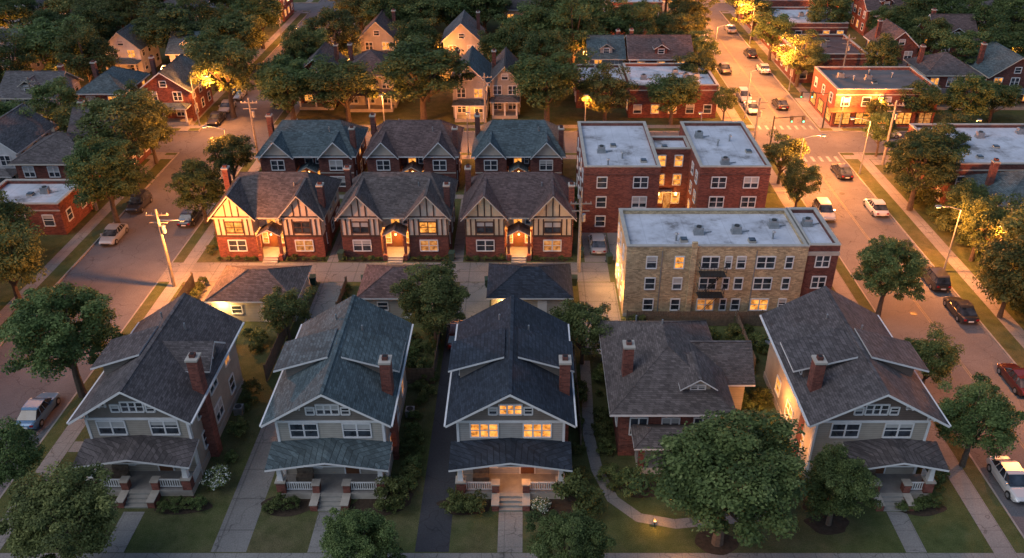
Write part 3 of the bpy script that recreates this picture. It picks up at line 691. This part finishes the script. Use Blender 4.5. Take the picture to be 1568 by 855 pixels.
def foliage(name,seed,Rr,ncl,nl,ls,H0,zr=.92,trunk=True,rcl=(.17,.30),zmin=-.75,irregular=.16,flower=False,cone=0):
    rg=np.random.default_rng(seed); cl=[]
    ph=rg.uniform(0,6.28,6)
    while len(cl)<ncl:
        d=rg.normal(size=3); d/=np.linalg.norm(d)
        if d[2]<zmin: continue
        lump=1+irregular*(math.sin(3*math.atan2(d[1],d[0])+ph[0])+math.sin(2.3*d[2]*3+ph[1])+.7*math.sin(5*math.atan2(d[1],d[0])+ph[2]))*.6
        rad=Rr*lump*(rg.uniform(.45,1)**.5)*.80*(1.14 if rg.uniform()<.12 else 1)
        p=d*rad; p[2]*=zr
        if cone: k=1-cone*(p[2]/Rr+.0); p[0]*=k;p[1]*=k
        cl.append((p[0],p[1],p[2]+H0,Rr*rg.uniform(*rcl),rg.uniform(0,1)))
    cl=np.array(cl)
    n=ncl*nl; ci=np.repeat(np.arange(ncl),nl)
    d=rg.normal(size=(n,3)); d/=np.linalg.norm(d,axis=1)[:,None]; d[:,2]=np.where(d[:,2]<-.35,-d[:,2],d[:,2])
    pos=cl[ci,:3]+d*(cl[ci,3]*(rg.uniform(.35,1,n)**.5+rg.normal(0,.12,n)))[:,None]*np.array([1,1,.8])
    nn=d*.8+rg.normal(0,.55,(n,3)); nn[:,2]+=.45; nn/=np.linalg.norm(nn,axis=1)[:,None]
    r=rg.normal(size=(n,3)); t1=np.cross(nn,r); t1/=np.linalg.norm(t1,axis=1)[:,None]; t2=np.cross(nn,t1)
    s=(ls*rg.uniform(.6,1.35,n))[:,None]
    V=np.empty((n,4,3)); V[:,0]=pos-t1*s; V[:,1]=pos-t2*s*.6+nn*s*.15; V[:,2]=pos+t1*s; V[:,3]=pos+t2*s*.6+nn*s*.15
    tone=np.clip(.18+.5*cl[ci,4]+rg.normal(0,.17,n),0,1)
    V=V.reshape(-1,3)
    tv=[];tf=[]
    if trunk:
        tb=MB(); tr=Rr*.065
        tb.cyl(0,0,-.2,H0*.35,tr*1.25,tr*.9,'bark',8); tb.tube((0,0,H0*.34),(0.05*Rr,0,H0*.75),tr*.9,'bark',8,tr*.6)
        idx=rg.choice(ncl,min(14,ncl),replace=False)
        for i in idx:
            c=cl[i]; st=(0.02*Rr,0,H0*rg.uniform(.32,.65)); tb.tube(st,(c[0]*.9,c[1]*.9,c[2]),tr*.45,'bark',5,tr*.12)
        tv=tb.v; tf=tb.f
    me=bpy.data.meshes.new(name)
    nv=len(tv); allv=np.vstack([np.array(tv).reshape(-1,3),V]) if nv else V
    loops=[i for f in tf for i in f]; lt=[len(f) for f in tf]
    li=np.concatenate([np.array(loops,dtype=np.int32),np.arange(nv,nv+4*n,dtype=np.int32)]); lt=np.concatenate([np.array(lt,dtype=np.int32),np.full(n,4,dtype=np.int32)])
    ls_=np.concatenate([[0],np.cumsum(lt)[:-1]]).astype(np.int32)
    me.vertices.add(len(allv)); me.vertices.foreach_set('co',allv.astype(np.float32).ravel())
    me.loops.add(len(li)); me.loops.foreach_set('vertex_index',li)
    me.polygons.add(len(lt)); me.polygons.foreach_set('loop_start',ls_)
    me.materials.append(MT['bark']); me.materials.append(MT['leaf']); me.materials.append(MT['flower'])
    mi=np.concatenate([np.zeros(len(tf),dtype=np.int32),np.ones(n,dtype=np.int32)])
    if flower:
        fm=rg.uniform(0,1,n)<.3; mi[len(tf):][fm]=2
    me.polygons.foreach_set('material_index',mi)
    a=me.attributes.new('tone','FLOAT','FACE'); a.data.foreach_set('value',np.concatenate([np.zeros(len(tf)),tone]).astype(np.float32))
    me.update(calc_edges=True); me.validate(); return me
TV=[foliage('tree_crown',10+i,4,[95,80,105,90,75,95][i],185,.135,6.2,[1.0,.9,1.1,.95,1.15,.85][i],rcl=(.13,.30),zmin=-.85,irregular=[.19,.25,.16,.27,.21,.19][i]) for i in range(6)]
BIG=foliage('big_tree_crown',77,4,150,260,.10,6.2,1.0,rcl=(.10,.23),zmin=-.85,irregular=.19)
BIG2=foliage('big_tree_crown',78,4,130,270,.10,6.2,.95,rcl=(.11,.25),zmin=-.85,irregular=.21)
SV=[foliage('shrub_mesh',50+i,1,26,90,.06,.75,.8,False,(.2,.36),-.5,.12) for i in range(3)]
SF=foliage('shrub_flower',60,1,26,90,.06,.75,.8,False,(.2,.36),-.5,.12,True)
CO=[foliage('conifer_mesh',70,1.6,70,110,.1,3.0,1.6,True,(.14,.24),-.85,.08,False,.32)]
TR=[]
def tree(x,y,r,hc,me=None,name='deciduous_tree',parent=None):
    me=me or random.choice(TV)
    o=bpy.data.objects.new(name,me); C.collection.objects.link(o); o.location=(x,y,0); o.rotation_euler=(0,0,random.uniform(0,6.28))
    k=r/4*1.1; o.scale=(k*random.uniform(.92,1.08),k*random.uniform(.92,1.08),hc/6.2)
    if parent:o.parent=parent
    TR.append((x,y,r)); return o
tree(13.1,40.9,5.0,6.3,BIG)
for i,q in enumerate(((-29.3,38.2,3.6,5.0),(-37.5,57.0,4.3,6.5),(-8.2,64.6,3.2,5.2),(34.2,69.3,3.3,5.2),(33.2,48.5,2.9,4.8),(-10.5,37.4,2.4,3.8),(2.6,37.2,2.5,4.0),(-47.9,89.2,4.4,6.6),(46.5,93,4.3,6.5),(21.2,42.6,2.5,3.7))): tree(*q,me=(BIG2,BIG)[i%2])
T1="""-36.3,45.2,2.2,4.0 46,69.2,3.2,5.2 -22.0,65.4,2.2,3.5 5.0,61.6,2.4,4.0 -50.5,71.9,3.6,5.4 -50,100.2,5.0,7.5 -37.6,89.6,2.9,4.8 -37.0,99.5,2.9,4.8 -66,115.7,3.5,5.6 -45.2,126,5.1,7.5 -35.4,124,5.2,6.2 -27,124,5.2,6.2 -15.6,124.5,6.4,7.4 3.2,123.5,5.8,7.1 11.9,122.5,4.3,5.4 21.9,122.6,3.8,5 27.7,135,3,5 28.2,155,3.3,5 30,123.5,1.9,3.5 46,141,4,5.4 45.3,157,3.9,5.4 45.2,171,3.9,5.4 32.6,100.8,2.4,4.3 32.3,92,2.4,4.2 49.5,86,2.6,4.4 58.5,121.5,3,4.5 65,121,3.4,5 58,108.5,2.7,4 -63,151.6,5.8,7 -76,149,4.5,7 -78,141,6.5,7.5 -81,131,4.2,7 -97,164,5,7 -86,166,5,7 -77,168,4.4,7 -26,163,4.9,7 -20.5,165,5.3,7 -14.4,168,5,7 -33.4,148,4.6,7 -36.5,142,3.6,6.5 -50.5,149,5.1,7 -3.8,143,3.8,6.5 .6,154,5.2,7 8.5,150,5.1,7 -8.2,171,5,7 5.7,169,5,7 -17.7,140,3.4,7 82.7,156,4.7,7 78,168,5,7 80,143,4.3,6 93,164,5,7 72,141,3.8,6 71,152,3.6,6 58,137,3,6 57.4,164,4,7 -55.5,116,3,5 -50.2,107.5,3.3,5.6 51.9,119.9,1.9,3.2 -56,80,3.4,5 -55,66,4,6 -54,57,4,6 51.5,75,4.2,6 50.5,62,4.2,6 52,100,3,5 -70,107,4,6 -60,110.5,3.5,5 -52,139,4,6 -20,172,5,7 15,160,5,7 22,165,4,6 33.3,172,3.4,5.5 33.2,186,3.4,5.5 45.4,186,3.5,5.5 30,146,3,5 -37.3,128,3.2,5.5 -37.2,140,3.4,6 9,164,4.5,7 50.5,48,3.8,5.5 48.5,110,2.2,4"""
for q in T1.split():
    x,y,r,h=map(float,q.split(',')); tree(x,y,r,h)
for q in ((33.7,57.6,2.0,3.8),(48.3,80.4,2.9,5.2)): tree(*q,me=TV[3])
o=tree(1.5,63.6,1,1,CO[0],'conifer_tree'); o.scale=(.75,.75,.8)
o=tree(30.3,63.0,1,1,CO[0],'conifer_tree'); o.scale=(.7,.7,.8)
bg=empty('distant_trees')
hs=[(x*11-190+random.uniform(-2,2),y+random.uniform(-3,3)) for x in range(36) for y in (215,238,262,290,172,152)]
def street(x,y,m=2): return (LX[0]-m<x<LX[1]+m) or (RX[0]-m<x<RX[1]+m) or (CY[0]-m<y<CY[1]+m) or (CY2[0]-m<y<CY2[1]+m)
FX=[(8,35,122,140),(44,62,120,195),(14,28,172,215),(-42,-34,36,120)]
for x,y in hs:
    if abs(x)>30+.6*y or street(x,y,6) or street(x,y+9,3): continue
    if any(a-6<x<b+6 and c-6<y+5<d+8 for a,b,c,d in RECT+FX): continue
    if any(math.hypot(x-a,y+4-b)<r+2.0 for a,b,r in TR) and random.random()<.5: continue
    house(x,y,random.uniform(6.5,8.5),8.5,5.4,random.uniform(8,9),random.choice('hxy'),random.choice(rs),random.choice(['brick_red','brick_dark','siding_grey','siding_white','siding_tan']),.4,False)
cnt=0
for i in range(5200):
    y=random.uniform(123,290); x=random.uniform(-(30+.68*y),30+.68*y)
    r=random.uniform(2.6,5.0)
    if street(x,y,r*.4): continue
    if any(a-r*.6<x<b+r*.6 and c-r*1.5-2<y<d+r*.3 for a,b,c,d in RECT+FX): continue
    if any(abs(x-a)<(r+q)*.78 and math.hypot(x-a,y-b)<(r+q)*.78 for a,b,q in TR): continue
    tree(x,y,r,r*1.15+random.uniform(1,2.2),parent=bg,name='tree'); cnt+=1
    if cnt>360: break
for i in range(1500):
    y=random.uniform(45,124); x=random.choice([-1,1])*random.uniform(52,48+.45*y); r=random.uniform(2.2,3.8)
    if street(x,y,r*.6): continue
    if any(a-r*.6<x<b+r*.6 and c-r*1.2<y<d+r*.4 for a,b,c,d in RECT+[(50,67,92,106),(-62,-52,86,94),(45,61,121,133)]): continue
    if any(math.hypot(x-a,y-b)<(r+q)*.85 for a,b,q in TR): continue
    tree(x,y,r,random.uniform(3.8,5),parent=bg,name='tree')
def shrub(x,y,r,h=None,fl=False):
    o=bpy.data.objects.new('flowering_shrub' if fl else 'shrub',SF if fl else random.choice(SV)); C.collection.objects.link(o)
    o.location=(x,y,-.05); o.rotation_euler=(0,0,random.uniform(0,6)); h=h or r*random.uniform(.8,1.1); o.scale=(r,r,h)
shrub(3.7,43.7,1.9,2.3); shrub(-9.6,44.2,1.5,1.7); shrub(-22.6,46.2,1.1,1.2,True); shrub(-15.2,64.9,1.8,1.9); shrub(7.6,45.6,1.3,1.5)
for s in (-2.6,-3.4,-4.1): shrub(-1.07+s,43.9,random.uniform(.9,1.15))
shrub(-1.07+2.2,43.8,.8,fl=True)
for cx in (-27.9,-14.0,24.8):
    for dx in (-4.3,-3.5,-2.6,-1.8,2.0,2.9,3.7,4.5):
        if random.random()<.85: shrub(cx+dx,44.2+random.uniform(-.4,.2),random.uniform(.45,.85))
for cx in (-27.6,-14.1,-.75):
    for dx in (-5.6,-4.6,-3.6,-2.6,-1.9,1.9,2.6,3.6,4.6,5.6): shrub(cx+dx,80.5,random.uniform(.3,.5))
for y in np.arange(46,60,1.0):
    for x in (-22.8,-9.0,-8.6,4.2,6.4,17.8,19.4,30.4,-32.8):
        if random.random()<.6: shrub(x+random.uniform(-.4,.4),float(y),random.uniform(.4,1.1))
for i in range(170):
    x=random.choice([-30,-26,-17,-13,-10,-3,1,11,15,18,22,27])+random.uniform(-2,2); y=random.uniform(59.8,67.3)
    if -21.8<x<-18.5 or -7.9<x<-5: continue
    shrub(x,y,random.uniform(.3,1.2))
for i in range(16): shrub(-33.2,60+i,random.uniform(.5,.8))
for i in range(14): shrub(-18.2,61+i,random.uniform(.35,.6))
for i in range(34): shrub(48.6+random.uniform(-.6,1.6),50+i*1.6,random.uniform(.8,1.8))
for i in range(18): shrub(5.8+random.uniform(-.4,.2)*.5,88+i*.55,random.uniform(.4,.9))
for i in range(20): shrub(-34.3+random.uniform(-.3,.3),82+i*1.3,random.uniform(.5,.9))
for i in range(10): shrub(30.2,70+i*1.6,random.uniform(.4,.8))
def fence(p,q,h=1.7):
    m=MB(); d=Vector((q[0]-p[0],q[1]-p[1])); L=d.length; d/=L; n=int(L/.16)
    e=empty('wooden_fence',(p[0],p[1],0),math.atan2(d.y,d.x))
    for i in range(n): m.box(i*.16,i*.16+.145,-.012,.012,.05,h-random.uniform(0,.05),'wood')
    for i in range(int(L/2.4)+1): m.box(i*2.4-.05,i*2.4+.05,.014,.11,0,h+.1,'wood')
    for z in (.4,h-.4): m.box(0,L,.014,.06,z,z+.08,'wood')
    m.obj('pickets',e)
fence((-34,58),(-34,75)); fence((-22.4,59),(-22.4,75)); fence((-10.2,58.6),(-7.9,58.6)); fence((-7.9,58.6),(-7.9,68)); fence((-18.3,60),(-18.3,75),1.4)
fence((4.3,50),(4.3,68)); fence((9.6,67.6),(20,67.6)); fence((20,60),(20,67.6)); fence((20.0,67.6),(30,67.6)); fence((-5,59.5),(-5,67)); fence((31,56),(31,67.6))
def patio(x,y):
    e=empty('patio_set',(x,y,0)); m=MB(); m.cyl(0,0,.68,.73,.6,.6,'trim',14); m.cyl(0,0,0,.68,.05,.05,'iron')
    for a in range(4):
        cx,cy=math.cos(a*1.57)*1.0,math.sin(a*1.57)*1.0; m.box(cx-.22,cx+.22,cy-.22,cy+.22,.42,.47,'roof_teal')
        m.box(cx*1.22-.2,cx*1.22+.2,cy*1.22-.03,cy*1.22+.03,.47,.9,'roof_teal')
        for u in (-.18,.18):
            for v in (-.18,.18): m.box(cx+u-.02,cx+u+.02,cy+v-.02,cy+v+.02,0,.42,'iron')
    m.obj('table_and_chairs',e)
patio(6.9,62.6); patio(22.5,64); patio(-29.5,62.5)
def wbin(x,y,rot=0):
    e=empty('wheeled_bin',(x,y,0),rot); m=MB()
    A=[(-.24,-.26,.08),(.24,-.26,.08),(.24,.26,.08),(-.24,.26,.08)];B=[(-.3,-.34,1.0),(.3,-.34,1.0),(.3,.34,1.0),(-.3,.34,1.0)]
    for i in range(4):
        j=(i+1)%4; m.poly([A[i],A[j],B[j],B[i]],'bin')
    m.slab([(-.32,-.38,1.0),(.32,-.38,1.0),(.32,.36,1.1),(-.32,.36,1.1)],.05,'bin','bin')
    for s in (-.26,.26): m.tube((s-.03,.3,.12),(s+.03,.3,.12),.12,'tyre',10)
    m.obj('bin_body',e)

# ------------------------------------------------------------ lamps and poles
AM=(1,.30,.055)
def lamp(x,y,h,arm,power,col=AM,name='street_lamp'):
    e=empty(name,(x,y,0)); m=MB(); m.cyl(0,0,0,.5,.16,.13,'metal'); m.cyl(0,0,.5,h-.3,.1,.06,'metal')
    ax,ay=arm; m.tube((0,0,h-.35),(ax*.5,ay*.5,h),.045,'metal'); m.tube((ax*.5,ay*.5,h),(ax,ay,h+.05),.04,'metal')
    m.box(ax-.3,ax+.3,ay-.16,ay+.16,h,h+.14,'metal'); m.box(ax-.2,ax+.2,ay-.11,ay+.11,h-.07,h-.002,'bulb')
    m.obj('pole_and_head',e); light(e,(ax,ay,h-.45),power,col,.2)
P=15000
for x,y,s in ((44.3,78,-1),(33.9,98,1),(44.2,104,-1),(33.8,125.5,1),(44.2,139,-1),(33.9,152,1),(44.2,168,-1),(33.9,184,1),(44.3,55,-1),(33.9,206.8,1),(-37.7,101,-1),(-49.1,122,1),(-37.7,150,-1),(-49.2,172,1),(-49.2,64,1)):
    lamp(x,y,7.6,(s*2.4,0),P*(1.35 if y>115 else 1)*(.35 if y<66 else 1)*((.6 if y>90 else .15) if x<0 else 1))
for x,y in ((8.8,120.6),(-21,120.6),(24,111),(-8,111)): lamp(x,y,5.5,(0,-1.0 if y>115 else 1),5000)
for x,y in ((52,121.2),(46.9,121.0)): lamp(x,y,5,(0,-.8),4500)
for x,y in ((-60,138),(-75,134),(-30,143),(-15,146),(10,147),(12,170),(70,138),(-35,170),(0,176),(85,150),(-95,158),(60,172),(-62,111),(62,112)): lamp(x,y,4.5,(.6,0),4500)
lamp(50.0,79.0,5.0,(-.5,0),5000)
def upole(x,y,h,lit=0):
    e=empty('utility_pole',(x,y,0)); m=MB(); m.cyl(0,0,0,h,.19,.13,'polewood',10)
    m.box(-1.1,1.1,-.06,.06,h-.7,h-.58,'polewood'); m.box(-.9,.9,-.05,.05,h-1.5,h-1.4,'polewood')
    for u in (-1,-.5,.5,1): m.cyl(u,0,h-.58,h-.38,.05,.04,'metal',6)
    m.cyl(.32,0,h-2.6,h-1.8,.2,.2,'metal',10)
    if lit: m.tube((0,0,h-1.2),(2.6,-.6,h-.9),.04,'metal'); m.box(2.35,2.9,-.75,-.45,h-.98,h-.86,'metal'); m.box(2.45,2.8,-.7,-.5,h-1.03,h-.982,'bulb'); light(e,(2.6,-.6,h-1.5),lit,AM,.2)
    m.obj('pole',e)
upole(-36.2,75,8.8,16000); upole(5.6,78,8.6); upole(-36.4,108,9); upole(31.2,109.5,8.5); upole(-52,93,8.5); upole(-6,120.7,8.5); upole(48.3,107,9); upole(-70,117,9); upole(53,140,9)
def signal(x,y,dx):
    e=empty('traffic_signal',(x,y,0)); m=MB(); m.cyl(0,0,0,5.6,.13,.1,'iron'); m.tube((0,0,5.3),(dx,0,5.6),.07,'iron')
    for u in (dx*.6,dx): m.box(u-.17,u+.17,-.17,.17,4.7,5.6,'iron'); m.box(u-.1,u+.1,-.19,-.17,4.78,4.98,'bulb_g')
    m.obj('mast_and_heads',e)
signal(44.4,121,-4); signal(33.8,110.6,4)

# ------------------------------------------------------------ cars
CM={}
def paint(col):
    k=str(col)
    if k not in CM:
        m,t,p=nt('car_paint'); p.inputs['Base Color'].default_value=rgba(col); p.inputs['Roughness'].default_value=.3; p.inputs['Metallic'].default_value=.3; p.inputs['Coat Weight'].default_value=.6; CM[k]=m
    return CM[k]
MT['tyre']=plain('tyre',(.02,.02,.02),.9,.1); MT['tail']=plain('tail_light',(.25,.01,.01),.3,.1); MT['head']=plain('head_light',(.6,.6,.6),.2,.1); MT['carglass']=MT['glass']
def car(x,y,rot,col,suv=False,name='parked_car',z=-.116):
    e=empty(name,(x,y,z),rot); m=MB(); pm=paint(col); zr=1.68 if suv else 1.44; zb=.98 if suv else .88
    st=[(-2.25,.45,zb-.18,.70),(-2.12,.30,zb-.04,.82),(-1.5,.24,zb,.89),(-.6,.22,zb+.02,.90),(.6,.22,zb,.90),(1.3,.24,zb-.06,.89),(2.0,.28,zb-.20,.80),(2.25,.42,zb-.32,.66)]
    rings=[]
    for (l,z0,z1,w) in st:
        rings.append([(l,-w,z0),(l,-w-.03,(z0+z1)/2),(l,-w+.05,z1-.03),(l,-w+.2,z1+.02),(l,w-.2,z1+.02),(l,w-.05,z1-.03),(l,w+.03,(z0+z1)/2),(l,w,z0)])
    for a,b in zip(rings,rings[1:]):
        for i in range(7): m.poly([a[i],a[i+1],b[i+1],b[i]][::-1],pm)
    m.poly(rings[0],pm); m.poly(rings[-1][::-1],pm)
    c0=-2.05 if suv else -1.75; r0=-1.75 if suv else -1.05
    base=[(c0,.76),(r0+.1,.82),(.35,.82),(1.15,.76)]; top=[(r0,.60),(r0+.25,.64),(.1,.64),(.38,.60)]
    zt=[zr-.06,zr,zr,zr-.05]; b_=zb+.015
    for s in (-1,1):
        for i in range(3):
            q=[(base[i][0],s*base[i][1],b_),(base[i+1][0],s*base[i+1][1],b_),(top[i+1][0],s*top[i+1][1],zt[i+1]-.05),(top[i][0],s*top[i][1],zt[i]-.05)]
            m.poly(q if s<0 else q[::-1],'carglass')
        for bx,tx in ((base[1],top[1]),(( -.35,.82),(-.35,.64)),(base[2],top[2])):
            m.tube((bx[0],s*(bx[1]+.005),b_),(tx[0],s*(tx[1]+.012),zr-.05),.035,pm,4)
    m.poly([(base[0][0],base[0][1],b_),(base[0][0],-base[0][1],b_),(top[0][0],-top[0][1],zt[0]-.05),(top[0][0],top[0][1],zt[0]-.05)],'carglass')
    m.poly([(base[3][0],-base[3][1],b_),(base[3][0],base[3][1],b_),(top[3][0],top[3][1],zt[3]-.05),(top[3][0],-top[3][1],zt[3]-.05)],'carglass')
    for i in range(3): m.slab([(top[i][0],-top[i][1]-.02,zt[i]),(top[i+1][0],-top[i+1][1]-.02,zt[i+1]),(top[i+1][0],top[i+1][1]+.02,zt[i+1]),(top[i][0],top[i][1]+.02,zt[i])],.06,pm,pm)
    for lx in (-1.4,1.4):
        for s in (-1,1):
            m.tube((lx,s*.72,.33),(lx,s*.93,.33),.33,'tyre',14); m.tube((lx,s*.90,.33),(lx,s*.945,.33),.19,'metal',10)
    for s in (-1,1):
        m.box(2.1,2.2,s*.5-.14,s*.5+.14,zb-.40,zb-.27,'head'); m.box(-2.26,-2.16,s*.58-.13,s*.58+.13,zb-.3,zb-.12,'tail'); m.box(.75,.95,s*.92-.08,s*.92+.08,zb,zb+.14,pm)
    m.box(2.2,2.27,-.5,.5,.35,.5,'iron'); m.box(-2.29,-2.22,-.25,.25,.45,.58,'trim')
    m.obj('body',e); return e
W_=(.55,.55,.55);S_=(.32,.34,.36);D_=(.03,.032,.036);Rd=(.07,.016,.016)
h=R(90)
for a in ((-40.0,54.6,h,(.10,.20,.32)),(-46.9,85.8,-h,S_),(-47.2,94,-h,D_,True),(-39.7,90.3,h,D_),(-47.2,129.5,-h,S_),(-47.2,135.6,-h,W_,True),(-47.2,124,-h,D_),(-39.6,133,h,D_),
  (35.7,91.7,-h,S_,True),(42.4,93,h,W_),(41.8,104,h,D_),(42.4,76,h,D_,True),(42.5,70,h,D_),(42.5,58.8,h,Rd),(35.9,46.6,-h,W_),(35.6,129,-h,W_),(35.6,134.5,-h,S_,True),(40.6,131,h,D_),
  (35.6,150,-h,D_),(42.5,150,h,W_),(35.6,163,-h,S_),(42.5,160,h,D_),(35.6,170,-h,W_),(52.5,117.8,0,W_),(42.5,178,h,S_),(-39.8,146,h,W_),(-47.2,150,-h,D_)):
    car(*a)
car(-6.3,65.4,h,Rd,True,z=.0); car(8,83.5,h,S_,z=0)
for q in ((-30.6,75.2),(-21.9,75.3),(-16.6,75.2),(-8.2,75.1),(-3.9,74.9),(5.0,75.2),(-20.0,80.6),(-8.0,80.5),(6.0,81.2),(9.0,79.9)): wbin(q[0],q[1],random.uniform(-.3,.3))

# ------------------------------------------------------------ sky, sun, camera
w=bpy.data.worlds.new('World'); scene.world=w; w.use_nodes=True; t=w.node_tree
sky=t.nodes.new('ShaderNodeTexSky'); sky.sky_type='NISHITA'; sky.sun_disc=False; sky.sun_elevation=R(52); sky.sun_rotation=R(-117); sky.altitude=100; sky.air_density=1.0; sky.dust_density=1.2; sky.ozone_density=1.0
t.links.new(sky.outputs[0],t.nodes['Background'].inputs[0]); t.nodes['Background'].inputs[1].default_value=.15
l=bpy.data.lights.new('sun','SUN'); l.energy=1.05; l.angle=R(50); l.color=(1,.97,.95)
o=bpy.data.objects.new('sun',l); C.collection.objects.link(o)
az=R(-117); el=R(52)
d=Vector((math.sin(az)*math.cos(el),math.cos(az)*math.cos(el),math.sin(el))); o.rotation_euler=d.to_track_quat('Z','Y').to_euler()
cam=bpy.data.cameras.new('camera'); co=bpy.data.objects.new('camera',cam); C.collection.objects.link(co); scene.camera=co
co.location=(0,0,45); co.rotation_euler=(R(90-30.47),0,0); cam.lens=29.85; cam.sensor_width=36; cam.shift_x=-.0134; cam.clip_end=5000
scene.view_settings.view_transform='Standard'; scene.view_settings.look='None'; scene.view_settings.exposure=0
